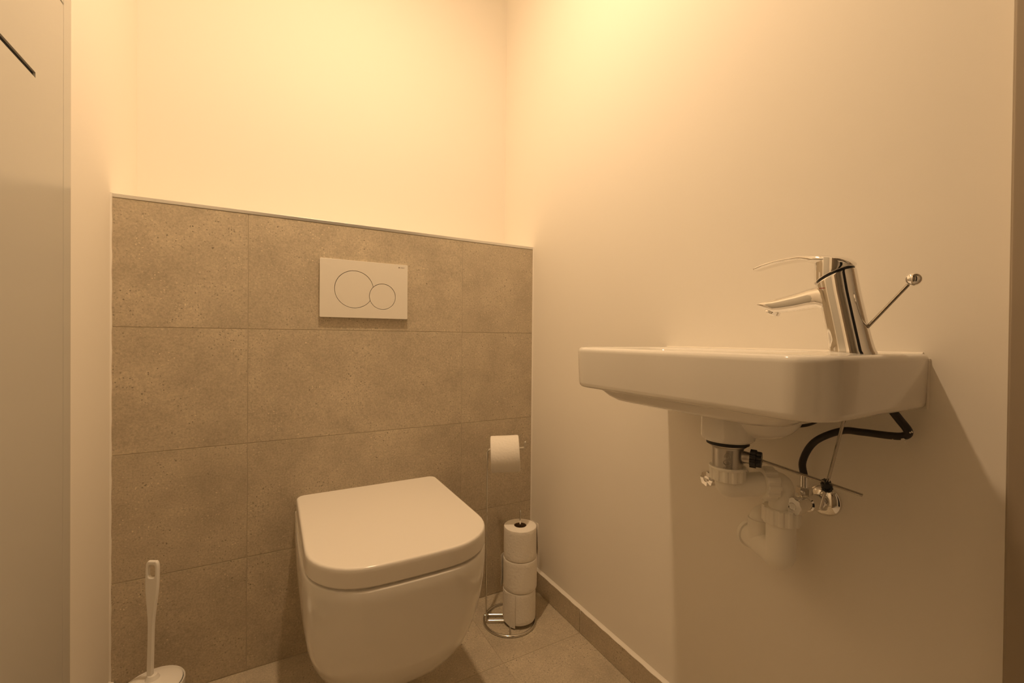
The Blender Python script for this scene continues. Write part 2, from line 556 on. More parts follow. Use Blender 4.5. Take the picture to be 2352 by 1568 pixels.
def flat_obj(name, outlines, yc, half, bevel, mat, parent):
    cu = bpy.data.curves.new(name, 'CURVE'); cu.dimensions = '2D'; cu.fill_mode = 'BOTH'
    cu.extrude = half - bevel; cu.bevel_depth = bevel; cu.bevel_resolution = 2; cu.offset = -bevel
    for ol in outlines:
        s = cu.splines.new('POLY'); s.points.add(len(ol) - 1); s.use_cyclic_u = True
        for pt, (x, z) in zip(s.points, ol): pt.co = (x, z, 0, 1)
    tmp = bpy.data.objects.new(name + '_tmp', cu)
    dg = bpy.context.evaluated_depsgraph_get()
    COL.objects.link(tmp); dg.update()
    me = bpy.data.meshes.new_from_object(tmp.evaluated_get(dg))
    bpy.data.objects.remove(tmp)
    me.transform(Matrix.Translation((0, yc, 0)) @ Matrix.Rotation(PI / 2, 4, 'X'))
    o = link_mesh(name, me, mat, parent, True, 30)
    return o
pr = 0.0025
rect = ([(PX1 - pr + pr * math.cos(a), PZ1 - pr + pr * math.sin(a)) for a in [0, PI / 6, PI / 3, PI / 2]] +
        [(PX0 + pr + pr * math.cos(a), PZ1 - pr + pr * math.sin(a)) for a in [PI / 2, 2 * PI / 3, 5 * PI / 6, PI]] +
        [(PX0 + pr + pr * math.cos(a), PZ0 + pr + pr * math.sin(a)) for a in [PI, 7 * PI / 6, 4 * PI / 3, 3 * PI / 2]] +
        [(PX1 - pr + pr * math.cos(a), PZ0 + pr + pr * math.sin(a)) for a in [3 * PI / 2, 5 * PI / 3, 11 * PI / 6, 2 * PI]])
gap = 0.0009
flat_obj('face_plate', [rect, union_outline(BC, BR + gap, SC, SR + gap)], -0.0065, 0.0055, 0.0006, 'plate_plastic', plate)
flat_obj('large_button', [crescent_outline(BC, BR - gap * 0.4, SC, SR + gap * 1.1)], -0.0062, 0.0052, 0.0005, 'plate_plastic', plate)
flat_obj('small_button', [arc(SC, SR - gap * 0.4, 0, 2 * PI * 63 / 64, 63)], -0.0062, 0.0052, 0.0005, 'plate_plastic', plate)
box_obj('back_frame', (PX0 + 0.004, PX1 - 0.004, -0.0015, -0.0001, PZ0 + 0.004, PZ1 - 0.004), 'rubber', plate)

def text_mesh(name, s, size, mat, parent, matrix, extrude=0.0002, bold=0.0):
    cu = bpy.data.curves.new(name, 'FONT'); cu.body = s; cu.size = size; cu.extrude = extrude
    cu.align_x = 'LEFT'; cu.offset = bold
    tmp = bpy.data.objects.new(name + '_tmp', cu); COL.objects.link(tmp)
    dg = bpy.context.evaluated_depsgraph_get(); dg.update()
    me = bpy.data.meshes.new_from_object(tmp.evaluated_get(dg))
    bpy.data.objects.remove(tmp)
    me.transform(matrix)
    return link_mesh(name, me, mat, parent, False)
tm = Matrix.Translation((-0.4822, -0.0120, 1.0908)) @ Matrix.Rotation(PI / 2, 4, 'X')
o = text_mesh('lettering', 'GEBERIT', 0.0040, 'print', plate, tm, 0.00012, 0.0)
box_obj('logo_square', (-0.4858, -0.4828, -0.01215, -0.0119, 1.0906, 1.0938), 'print', plate)

# ------------------------------------------------------------------ toilet
toilet = empty('toilet', (-0.567, 0, 0.08), 'white wall-hung toilet with closed rounded square lid below the flush plate', 'toilet')
TCX = -0.567
TK = 0.9537           # the outlines below are given for a lid at 0.45 m; the real lid stands at 0.47 m
def tmap(x, y, z):
    wall = y > -0.002
    p = CAM + (Vector((x, y, z)) - CAM) * TK
    return (p.x, -0.0005 if wall else p.y, p.z)
def toilet_outline(w, yb, yf, rf, rb, z, bulge=0.014, side=0.0, n=10, dx=0.0):
    """D shaped ring: half width w, back yb, front yf, front corner radius rf; superelliptic corners"""
    pts = []
    def corner(cx, cy, sx, sy, r, a0, ex):
        for k in range(n + 1):
            a = math.radians(a0 + 90 * k / n)
            c, s = math.cos(a), math.sin(a)
            x = cx - sx * r + r * math.copysign(abs(c) ** ex, c)
            y = cy - sy * r + r * math.copysign(abs(s) ** ex, s)
            pts.append([x, y])
    corner(w, yb, 1, 1, rb, 0, 1.0)
    pts.append([0.0, yb])
    corner(-w, yb, -1, 1, rb, 90, 1.0)
    for t in (0.25, 0.5, 0.75): pts.append([-w, yb - rb + (yf + rf - yb + rb) * t])
    corner(-w, yf, -1, -1, rf, 180, 0.92)
    for t in (-0.5, 0.0, 0.5): pts.append([(w - rf) * t, yf])
    corner(w, yf, 1, -1, rf, 270, 0.92)
    for t in (0.75, 0.5, 0.25): pts.append([w, yb - rb + (yf + rf - yb + rb) * t])
    out = []
    for x, y in pts:
        t = max(0.0, min(1.0, (yb - y) / (yb - yf)))
        y -= bulge * (1 - (x / w) ** 2) * (t ** 3)
        x += math.copysign(side * math.sin(PI * min(1, t * 1.15)) if t < 0.87 else 0, x) if abs(x) > 1e-6 else 0
        out.append(tmap(TCX + dx + x, y, z))
    return out
# lid: thick slab with softly rounded upper edge
bm = bmesh.new()
LZ = 0.450
prof = [(0.410, 0.0035), (0.4115, 0.0012), (0.414, 0.0), (0.4395, 0.0), (0.4455, 0.0005), (0.4480, 0.0017), (0.4494, 0.0036), (0.4500, 0.0064)]
rings = []
for z, ins in prof:
    rings.append(toilet_outline(0.1945 - ins, -0.022 - ins, -0.482 + ins, 0.120 - ins, 0.022 - min(ins, 0.018), z, 0.013))
vr = loft(bm, rings, True, True)
lid = build('lid', bm, 'seat_plastic', toilet, True, 50)
# seat under the lid (dark gap between)
bm = bmesh.new()
rings = [toilet_outline(0.188 - i, -0.03, -0.474 + i, 0.115, 0.02, z, 0.012) for z, i in ((0.400, 0.001), (0.4035, 0.0), (0.4088, 0.0), (0.4095, 0.001))]
loft(bm, rings); build('seat', bm, 'seat_plastic', toilet, True, 50)
# ceramic bowl, lofted from rim to underside
bm = bmesh.new()
B = [  # z, half width, back, front, front radius, back radius
    (0.4045, 0.184, -0.0005, -0.470, 0.120, 0.010),
    (0.4055, 0.192, -0.0005, -0.480, 0.124, 0.010),
    (0.4020, 0.1955, -0.0005, -0.4835, 0.126, 0.010),
    (0.380, 0.1965, -0.0005, -0.484, 0.128, 0.010),
    (0.340, 0.1955, -0.0005, -0.482, 0.130, 0.010),
    (0.300, 0.193, -0.0005, -0.477, 0.132, 0.010),
    (0.260, 0.189, -0.0005, -0.468, 0.134, 0.010),
    (0.220, 0.183, -0.0005, -0.455, 0.136, 0.010),
    (0.185, 0.175, -0.0005, -0.438, 0.137, 0.010),
    (0.155, 0.165, -0.0005, -0.416, 0.135, 0.010),
    (0.130, 0.152, -0.0005, -0.389, 0.130, 0.010),
    (0.110, 0.136, -0.0005, -0.357, 0.122, 0.010),
    (0.095, 0.118, -0.0005, -0.322, 0.108, 0.010),
    (0.085, 0.096, -0.0005, -0.280, 0.088, 0.010),
    (0.080, 0.070, -0.0005, -0.230, 0.065, 0.010),
]
rings = [toilet_outline(w, yb, yf, rf, rb, z, 0.014 * w / 0.19, 0.004) for z, w, yb, yf, rf, rb in B]
loft(bm, rings)
bowl = build('bowl', bm, 'ceramic', toilet, True, 60)
# hinge cover behind the lid
bm = bmesh.new()
loft(bm, [rrect(TCX - 0.170, TCX + 0.150, -0.120, -0.040, z, (0.008,) * 4, 3) for z in (0.424, 0.440, 0.444)])
build('hinge_cover', bm, 'ceramic', toilet, True)

# ------------------------------------------------------------------ toilet paper stand
U = Vector((0.889, -0.458, 0)); V = Vector((0.458, 0.889, 0))
RC = Vector((-0.165, -0.147, 0))
stand = empty('toilet_paper_stand', RC, 'chrome wire toilet roll stand with round base between toilet and right wall', 'paper stand')
ringpts = [RC + Vector((math.cos(a) * 0.080, math.sin(a) * 0.080, 0.0035)) for a in [2 * PI * k / 64 for k in range(64)]]
bm = bmesh.new()
rr_ = []
for k, p in enumerate(ringpts):
    rad = (p - RC); rad.z = 0; rad.normalize()
    rr_.append([p + (rad * math.cos(2 * PI * j / 12) + Vector((0, 0, 1)) * math.sin(2 * PI * j / 12)) * 0.0038 for j in range(12)])
loft(bm, rr_, cyclic=True)
build('base_ring', bm, 'steel', stand, True, 60)
WR = 0.0025
PB = RC - U * 0.0745
def wire(name, pts, r=WR, fr=0.012):
    return tube_obj(name, fillet(pts, fr, 6), r, 'steel', stand, 10)
SP = RC + U * 0.0300 + V * 0.002        # spare roll rod
AX = U * 1.0 + Vector((0, 0, 0.05))
arm_len = 0.118
ZA = 0.534
lo, hi = PB - V * 0.0145, PB + V * 0.0145
def arm_loop():
    h0 = 0.0085
    a = lo + Vector((0, 0, h0)); b2 = hi + Vector((0, 0, h0))
    gapv = 0.0045
    top_a = PB - V * gapv + Vector((0, 0, ZA)); top_b = PB + V * gapv + Vector((0, 0, ZA))
    end_a = top_a + AX * arm_len; end_b = top_b + AX * arm_len
    upv = Vector((0, 0, 0.020))
    s_a = RC + U * 0.02 - V * 0.0145 + Vector((0, 0, h0)); s_b = RC + U * 0.02 + V * 0.0145 + Vector((0, 0, h0))
    return s_a, a, top_a, end_a, end_a + upv, end_b + upv, end_b, top_b, b2, s_b
s_a, a1_, t_a, e_a, ea2, eb2, e_b, t_b, b1_, s_b = arm_loop()
wire('roll_arm', [s_a, a1_, t_a, e_a, ea2, eb2, e_b, t_b, b1_, s_b], WR, 0.009)
g_ = 0.0042
wire('spare_rod', [SP - U * 0.03 - V * g_ + Vector((0, 0, 0.0085)), SP - V * g_ + Vector((0, 0, 0.0085)), SP - V * g_ + Vector((0, 0, 0.343)),
                   SP + V * g_ + Vector((0, 0, 0.343)), SP + V * g_ + Vector((0, 0, 0.0085)), SP - U * 0.03 + V * g_ + Vector((0, 0, 0.0085))], WR, 0.0042)
wire('cross_bar', [RC + V * 0.078 + Vector((0, 0, 0.0045)), RC - V * 0.078 + Vector((0, 0, 0.0045))])
wire('cross_bar', [RC - U * 0.078 + V * 0.0145 + Vector((0, 0, 0.0065)), RC + U * 0.076 + V * 0.0145 + Vector((0, 0, 0.0065))])

# paper rolls
def roll_mesh(name, r, ri, h, wob, seed):
    rnd = random.Random(seed)
    bm = bmesh.new(); n = 72
    prof = [(ri, 0.0), (ri + 0.004, 0.0), (r - 0.0035, 0.0), (r - 0.0008, 0.0012)] + \
           [(r, 0.004 + (h - 0.008) * k / 9) for k in range(10)] + [(r - 0.0008, h - 0.0012), (r - 0.0035, h), (ri + 0.004, h), (ri, h)]
    ph = [rnd.random() * 6.28 for _ in range(6)]
    rings = []
    for (q, z) in prof:
        ring = []
        for k in range(n):
            a = 2 * PI * k / n
            w = 0
            if q > ri + 0.001:
                w = wob * (math.sin(3 * a + ph[0] + z * 40) * 0.5 + math.sin(7 * a + ph[1] - z * 90) * 0.3 + math.sin(2 * a + ph[2]) * 0.6)
            ring.append(((q + w) * math.cos(a), (q + w) * math.sin(a), z))
        rings.append(ring)
    loft(bm, rings, cyclic=True)
    bmesh.ops.recalc_face_normals(bm, faces=bm.faces[:])
    me = bpy.data.meshes.new(name); bm.to_mesh(me); bm.free()
    return me
def core_mesh(ri, h):
    bm = bmesh.new(); n = 40
    rings = []
    for q, z in ((ri - 0.0010, 0.0006), (ri - 0.0002, 0.0006), (ri - 0.0002, h - 0.0006), (ri - 0.0010, h - 0.0006)):
        rings.append([(q * math.cos(2 * PI * k / n), q * math.sin(2 * PI * k / n), z) for k in range(n)])
    loft(bm, rings, cyclic=True)
    bmesh.ops.recalc_face_normals(bm, faces=bm.faces[:])
    me = bpy.data.meshes.new('core'); bm.to_mesh(me); bm.free()
    return me
def flap_mesh(r, h, a0, a1, lift, tip=0.0, seed=1, zo=0.0):
    """loose end of the last sheet hugging the roll and lifting at a1"""
    rnd = random.Random(seed)
    n, mz = 14, 8
    th = 0.0005
    outer, inner = [], []
    for i in range(n + 1):
        t = i / n
        a = a0 + (a1 - a0) * t
        for j in range(mz + 1):
            s = j / mz
            rr = r + 0.0012 + lift * t ** 2 + 0.0012 * math.sin(s * 5 + seed) * t
            z = zo + (h + 0.001) * s - tip * t * (1 - s) + 0.0012 * math.sin(t * 6 + s * 3)
            outer.append((rr * math.cos(a), rr * math.sin(a), z))
            inner.append(((rr - th) * math.cos(a), (rr - th) * math.sin(a), z))
    verts = outer + inner
    faces = []
    w = mz + 1; N = len(outer)
    for i in range(n):
        for j in range(mz):
            q = (i * w + j, i * w + j + 1, (i + 1) * w + j + 1, (i + 1) * w + j)
            faces.append(q); faces.append(tuple(N + k for k in q[::-1]))
    edge = [(i * w, (i + 1) * w) for i in range(n)] + [((i + 1) * w + mz, i * w + mz) for i in range(n)] + \
           [(j + 1, j) for j in range(mz)] + [(n * w + j, n * w + j + 1) for j in range(mz)]
    for a_, b_ in edge: faces.append((a_, b_, N + b_, N + a_))
    me = bpy.data.meshes.new('loose_sheet'); me.from_pydata(verts, [], faces); me.update()
    bm = bmesh.new(); bm.from_mesh(me); bmesh.ops.recalc_face_normals(bm, faces=bm.faces[:]); bm.to_mesh(me); bm.free()
    return me
RH = 0.0950
labels = ['white toilet roll at the bottom of the spare stack on the wire stand',
          'white toilet roll in the middle of the spare stack on the wire stand',
          'white toilet roll on top of the spare stack, dark core hole showing']
radii_ = [0.0508, 0.0522, 0.0512]
offs = [(-0.001, 0.0), (0.0012, 0.0004), (0.0005, 0.0)]
# angle of the viewing side, seen from the stack
va = math.atan2(CAM.y - SP.y, CAM.x - SP.x)
for k in range(3):
    z0 = 0.0112 + k * (RH + 0.0006)
    me = roll_mesh('toilet_roll', radii_[k], 0.0195, RH, 0.0006, k + 3)
    e = empty('toilet_roll', (SP.x + offs[k][0], SP.y + offs[k][1], z0), labels[k], 'toilet roll', 'spare toilet rolls stacked on the wire stand')
    e.rotation_euler = (0, 0, 0)
    for nm, mm, mt_ in (('paper', me, 'paper'), ('core', core_mesh(0.0195, RH), 'cardboard')):
        o = bpy.data.objects.new(nm, mm); mm.materials.append(M[mt_]); COL.objects.link(o); o.parent = e
        mm.shade_smooth(); mm.set_sharp_from_angle(angle=math.radians(40))
    fl = None
    if k == 0: fl = flap_mesh(radii_[k], RH, va - 1.15, va - 0.22, 0.0010, 0.006, 5)
    if k == 1: fl = flap_mesh(radii_[k], RH, va - 2.3, va - 1.45, 0.0060, 0.0, 2)
    if k == 2: fl = flap_mesh(radii_[k], RH, va + 2.35, va + 1.60, 0.0050, 0.0, 8)
    if fl:
        o = bpy.data.objects.new('loose_sheet', fl); fl.materials.append(M['paper']); COL.objects.link(o); o.parent = e
        fl.shade_smooth(); fl.set_sharp_from_angle(angle=math.radians(40))
# roll in use on the arm
cen = PB + AX * 0.0555 + Vector((0, 0, ZA - 0.0150))
e = empty('toilet_roll', cen, 'white toilet roll in use on the upper arm of the wire stand', 'toilet roll')
q = Vector((0, 0, 1)).rotation_difference(AX.normalized())
HR = 0.0555; HL = 0.0880
for nm, mm, mt_ in (('paper', roll_mesh('paper', HR, 0.0205, HL, 0.0004, 21), 'paper'), ('core', core_mesh(0.0205, HL), 'cardboard')):
    mm.transform(q.to_matrix().to_4x4() @ Matrix.Translation((0, 0, -HL / 2)))
    o = bpy.data.objects.new(nm, mm); mm.materials.append(M[mt_]); COL.objects.link(o); o.parent = e
    mm.shade_smooth(); mm.set_sharp_from_angle(angle=math.radians(40))

# ------------------------------------------------------------------ toilet brush
BRC = Vector((-1.038, -0.165, 0))
brush = empty('toilet_brush', (BRC.x, BRC.y, 0.03), 'white plastic toilet brush standing in its holder at the left wall', 'toilet brush')
hold = lathe_obj('brush_holder', [(0.048, 0.0), (0.052, 0.002), (0.053, 0.010), (0.0555, 0.130), (0.0560, 0.140), (0.0545, 0.1425), (0.0525, 0.140), (0.0500, 0.015), (0.001, 0.012)],
                 BRC, (0, 0, 1), 'white_plastic', None, 48)
props(hold, 'round white plastic holder of the toilet brush on the floor', 'brush holder')
lathe_obj('splash_guard', [(0.0490, 0.1395), (0.0515, 0.1400), (0.0515, 0.1425), (0.044, 0.148), (0.028, 0.1525), (0.013, 0.156), (0.0085, 0.164), (0.001, 0.165)],
          BRC, (0, 0, 1), 'white_plastic', brush, 40)
lathe_obj('bristle_head', [(0.001, 0.03), (0.022, 0.032), (0.032, 0.05), (0.032, 0.095), (0.020, 0.115), (0.006, 0.138)], BRC, (0, 0, 1), 'bristle', brush, 32)
# handle: flat paddle with a hanging hole, facing the camera
hx = Vector((0.875, -0.484, 0)); hn = Vector((0.484, 0.875, 0))
HB = Vector((BRC.x - 0.004, BRC.y, 0.150)); HT = Vector((BRC.x - 0.0005, BRC.y + 0.004, 0.404))
def hp(t, s, d): return HB.lerp(HT, t) + hx * s + hn * d
wid = [(0.0, 0.0056), (0.2, 0.0055), (0.45, 0.0056), (0.58, 0.0078), (0.70, 0.0112), (0.80, 0.0130), (0.90, 0.0130), (0.955, 0.0128), (0.985, 0.0112), (1.0, 0.0080)]
dep = 0.0040
def outline_handle():
    L_ = [(t, -w) for t, w in wid]; R_ = [(t, w) for t, w in reversed(wid)]
    return L_ + R_
ol = outline_handle()
# convert to a filled 2D shape with a hole
cu = bpy.data.curves.new('handle', 'CURVE'); cu.dimensions = '2D'; cu.fill_mode = 'BOTH'
cu.extrude = dep - 0.0022; cu.bevel_depth = 0.0022; cu.bevel_resolution = 3; cu.offset = -0.0022
Lh = (HT - HB).length
def dense(pl):
    out = catmull([(x, y, 0) for x, y in pl], 5)
    return [(p.x, p.y) for p in out]
half = dense([(w, t * Lh) for t, w in wid])
full = half + [(-x, y) for x, y in reversed(half)]
hole = [(0.0072 * math.copysign(abs(math.cos(a)) ** 0.5, math.cos(a)), 0.915 * Lh + 0.0135 * math.copysign(abs(math.sin(a)) ** 0.6, math.sin(a))) for a in [2 * PI * k / 40 for k in range(40)]]
for o_ in (full, hole):
    s = cu.splines.new('POLY'); s.points.add(len(o_) - 1); s.use_cyclic_u = True
    for pt, (x, y) in zip(s.points, o_): pt.co = (x, y, 0, 1)
tmp = bpy.data.objects.new('tmp', cu); COL.objects.link(tmp)
dg = bpy.context.evaluated_depsgraph_get(); dg.update()
me = bpy.data.meshes.new_from_object(tmp.evaluated_get(dg)); bpy.data.objects.remove(tmp)
zax = (HT - HB).normalized()
nn = hx.cross(zax).normalized(); xx = zax.cross(nn).normalized()
mm = Matrix((xx, zax, nn)).transposed().to_4x4(); mm.translation = HB
me.transform(mm)
link_mesh('handle', me, 'white_plastic', brush, True, 40)

# ------------------------------------------------------------------ hand basin
SX0, SX1, SY0, SY1, SZ0, SZ1 = -0.285, -0.0004, -1.0755, -0.6050, 0.7860, 0.8652
basin = empty('hand_basin', (0, (SY0 + SY1) / 2, SZ0), 'white rectangular ceramic hand basin with rounded corners on the right wall', 'basin')
FR = 0.046   # front corner radius
def sink_ring(ins, z, back=0.0, fr=None):
    fr_ = (FR if fr is None else fr) - ins * 0.6
    return rrect(SX0 + ins, SX1 - back, SY0 + ins, SY1 - ins, z, (0.0008, fr_, fr_, 0.0008), 10)
bm = bmesh.new()
def inner_ring(ins, z, r):
    return rrect(-0.262 + ins, -0.050 - ins, -0.965 + ins, -0.625 - ins, z, (r,) * 4, 10)
rings = [inner_ring(0.085, 0.7720, 0.02), inner_ring(0.055, 0.7745, 0.03), inner_ring(0.030, 0.785, 0.04), inner_ring(0.014, 0.812, 0.04),
         inner_ring(0.006, 0.848, 0.036), inner_ring(0.002, 0.8600, 0.034), inner_ring(-0.003, 0.8640, 0.034), inner_ring(-0.008, SZ1, 0.034),
         sink_ring(0.008, SZ1 + 0.0002, 0.0), sink_ring(0.0045, SZ1 - 0.0008), sink_ring(0.0018, SZ1 - 0.0028), sink_ring(0.0004, SZ1 - 0.006), sink_ring(0.0, SZ1 - 0.010),
         sink_ring(0.0004, SZ1 - 0.035), sink_ring(0.0020, SZ0 + 0.010), sink_ring(0.0030, SZ0 + 0.005), sink_ring(0.0055, SZ0 + 0.0015), sink_ring(0.0095, SZ0)]
def low_ring(x0, x1, y0, y1, r, z): return rrect(x0, x1, y0, y1, z, (r,) * 4, 10)
rings += [low_ring(-0.266, -0.030, -1.040, -0.655, 0.035, SZ0 + 0.0004),
          low_ring(-0.262, -0.034, -1.030, -0.661, 0.035, SZ0 - 0.004),
          low_ring(-0.256, -0.040, -1.015, -0.672, 0.035, 0.7735),
          low_ring(-0.248, -0.048, -1.000, -0.686, 0.035, 0.7670),
          low_ring(-0.236, -0.058, -0.985, -0.702, 0.035, 0.7635)]
loft(bm, rings)
build('bowl', bm, 'ceramic', basin, True, 50)
# overflow hump and drain boss below the bowl
bm = bmesh.new()
rg = []
for k in range(15):
    t = k / 14
    a = t * PI / 2
    rad = 0.060 * math.cos(a) ** 0.75 if k < 14 else 0.003
    z = 0.7655 - 0.0405 * math.sin(a) ** 1.1
    rg.append([(-0.128 + rad * 1.0 * math.cos(2 * PI * j / 48), -0.909 + rad * math.sin(2 * PI * j / 48), z) for j in range(48)])
loft(bm, rg)
build('overflow_housing', bm, 'ceramic', basin, True, 60)
DC = Vector((-0.165, -0.8790, 0))
lathe_obj('drain_boss', [(0.0405, 0.768), (0.0405, 0.727), (0.0395, 0.722), (0.036, 0.7190), (0.020, 0.7185)], DC, (0, 0, 1), 'ceramic', basin, 48)
# silicone line at the wall
bm = bmesh.new()
for (ya, za, yb2, zb2) in ((SY0 + 0.0005, SZ0, SY0 - 0.0003, SZ1 - 0.007), (SY0 + 0.006, SZ1 + 0.0002, SY1 - 0.003, SZ1 + 0.0002)):
    tube(bm, [(-0.0008, ya, za), (-0.0008, yb2, zb2)], 0.0018, 8)
build('silicone_seal', bm, 'caulk', basin)

# ------------------------------------------------------------------ pop-up drain
drain = empty('basin_drain', (DC.x, DC.y, 0.672), 'brushed metal pop-up drain body under the hand basin', 'drain')
lathe_obj('gasket', [(0.030, 0.7125), (0.0320, 0.7130), (0.0322, 0.7160), (0.0318, 0.7183), (0.020, 0.7186)], DC, (0, 0, 1), 'rubber', drain, 48, label='thin black rubber washer')
lathe_obj('body', [(0.010, 0.662), (0.0225, 0.664), (0.0232, 0.668), (0.0234, 0.676), (0.0240, 0.705), (0.0252, 0.7085), (0.0285, 0.7105), (0.0290, 0.7122), (0.020, 0.7124)], DC, (0, 0, 1), 'brushed', drain, 48)
PIV = Vector((-0.165, -0.879, 0.6950))
pd = Vector((0.42, -0.90, -0.03)).normalized()
lathe_obj('pivot_stub', [(0.0098, 0.020), (0.0098, 0.0265), (0.0092, 0.028), (0.0092, 0.034)], PIV, pd, 'brushed', drain, 24)
lathe_obj('pivot_nut', [(0.010, 0.0325), (0.0146, 0.0332), (0.0146, 0.0415), (0.0125, 0.0420), (0.0125, 0.0475), (0.0118, 0.0490), (0.004, 0.0492)], PIV, pd, 'black_plastic', drain, 96,
          label='black fluted plastic nut', flutes=12, flute_depth=0.0016, flute_range=(1, 4))
# embossed mark on the body (reads bottom to top)
def emboss(cyl_c, r, az, z, sc, s=None):
    n_ = Vector((math.cos(az), math.sin(az), 0)); tx = Vector((-n_.y, n_.x, 0))
    # text x axis runs up along the body
    mm = Matrix((Vector((0, 0, 1)) * 1.0, -tx, n_)).transposed().to_4x4()
    mm.translation = Vector((cyl_c.x, cyl_c.y, z)) + n_ * (r + 0.0001)
    return mm
az = math.atan2(CAM.y - DC.y, CAM.x - DC.x)
n_ = Vector((math.cos(az), math.sin(az), 0)); tx = Vector((-n_.y, n_.x, 0))
cc = Vector((DC.x, DC.y, 0.6868)) + n_ * 0.0236
bm = bmesh.new()
circ = [cc + tx * 0.0058 * math.cos(t) + Vector((0, 0, 0.0042 * math.sin(t))) for t in [2 * PI * k / 24 for k in range(25)]]
tube(bm, circ, 0.0008, 6)
tube(bm, [cc - Vector((0, 0, 0.0038)), cc + Vector((0, 0, 0.0038))], 0.0008, 6)
c2 = cc + Vector((0, 0, 0.0098))
tube(bm, [c2 + tx * 0.0046 * math.cos(t) + Vector((0, 0, 0.0046 * math.sin(t))) for t in [PI * k / 16 - 0.5 for k in range(22)]], 0.0008, 6)
tube(bm, [c2 + tx * 0.0022 * math.cos(t) + Vector((0, 0, 0.0022 * math.sin(t))) for t in [2 * PI * k / 16 for k in range(17)]], 0.0007, 6)
c3 = cc - Vector((0, 0, 0.0092))
for dx_, hh in ((-0.0060, 0.0022), (-0.0028, 0.0030), (0.0006, 0.0030), (0.0040, 0.0022)):
    tube(bm, [c3 + tx * dx_ - Vector((0, 0, hh)), c3 + tx * (dx_ + 0.0012) + Vector((0, 0, hh))], 0.0007, 6)
build('embossed_mark', bm, 'brushed', drain)

# lift rod: ball knob, bent rod through the basin, clip and pivot lever
rod = empty('drain_lift_rod', (-0.110, -1.0, 0.634), 'thin steel drain lift rod with ball knob rising behind the tap', 'lift rod')
KN = Vector((-0.140, -1.1032, 0.9578))
tube_obj('rod', fillet([(-0.1072, -0.9905, 0.634), (-0.1097, -1.0165, 0.757), (-0.1130, -1.028, 0.800), (-0.140, -1.046, 0.886), KN], 0.006, 6), 0.0021, 'rod_steel', rod, 10)
lathe_obj('knob', [(max(0.0002, 0.0080 * math.sin(PI * k / 20)), -0.0080 * math.cos(PI * k / 20)) for k in range(21)], KN, (0, -0.6, 0.8), 'chrome', rod, 32, label='small polished ball knob')
CLIP = Vector((-0.1097, -0.9985, 0.6717))
ca = Vector((-0.85, -0.50, -0.15)).normalized()
lathe_obj('clip', [(0.001, -0.010), (0.0062, -0.0098), (0.0070, -0.0075), (0.0070, -0.001), (0.0050, 0.0), (0.0050, 0.003), (0.0072, 0.0035), (0.0072, 0.011), (0.0060, 0.0122), (0.0032, 0.0122), (0.0028, 0.0105), (0.001, 0.0105)],
          CLIP, ca, 'black_plastic', rod, 48, label='black plastic clip joining two rods', flutes=10, flute_depth=0.0008, flute_range=(1, 7))
tube_obj('pivot_lever', [PIV + pd * 0.046, Vector((-0.0919, -1.0357, 0.6655))], 0.0022, 'rod_steel', rod, 10)

# ------------------------------------------------------------------ tap
tap = empty('basin_tap', (-0.140, -1.040, SZ1), 'chrome single lever basin tap on the near end of the basin', 'tap')
TX = -0.140
def sell(cx, cz, hx_, hz, y, n=28, ex=0.7, exz=None):
    pts = []
    for k in range(n):
        a = 2 * PI * k / n
        c, s = math.cos(a), math.sin(a)
        pts.append((cx + hx_ * math.copysign(abs(c) ** ex, c), y, cz + hz * math.copysign(abs(s) ** (exz or ex), s)))
    return pts
# body: leaning column
bm = bmesh.new()
N = 56
def yc(z): return -1.0400 + (z - 0.8700) * 0.205
def gapz(y): return 0.9606 + (-0.9977 - y) * 0.485
rings = []
body_prof = [(0.8655, 0.0250, 0.0), (0.8675, 0.0254, 0.0), (0.8695, 0.0250, 0), (0.875, 0.0240, 0), (0.885, 0.0234, 0), (0.90, 0.0231, 0), (0.92, 0.0230, 0), (0.94, 0.0230, 0), (0.95, 0.0230, 0)]
for z, r, _ in body_prof:
    rings.append([(TX + r * math.cos(2 * PI * k / N), yc(z) + (r + (0.0016 if math.sin(2 * PI * k / N) < 0 else 0.0006) * 1.0) * math.sin(2 * PI * k / N), z) for k in range(N)])
for r, dz in ((0.0231, -0.0050), (0.0225, -0.0028), (0.0195, -0.0020)):
    ring = []
    for k in range(N):
        c, s = math.cos(2 * PI * k / N), math.sin(2 * PI * k / N)
        y = yc(0.965) + r * s
        ring.append((TX + r * c, y, gapz(y) + dz))
    rings.append(ring)
loft(bm, rings)
build('body', bm, 'chrome', tap, True, 45)
# dark cartridge ring in the gap
bm = bmesh.new(); rings = []
for dz in (-0.004, 0.003):
    rings.append([(TX + 0.0205 * math.cos(2 * PI * k / N), yc(0.965) + 0.0205 * math.sin(2 * PI * k / N), gapz(yc(0.965) + 0.0205 * math.sin(2 * PI * k / N)) + dz) for k in range(N)])
loft(bm, rings); build('cartridge_ring', bm, 'black_plastic', tap)
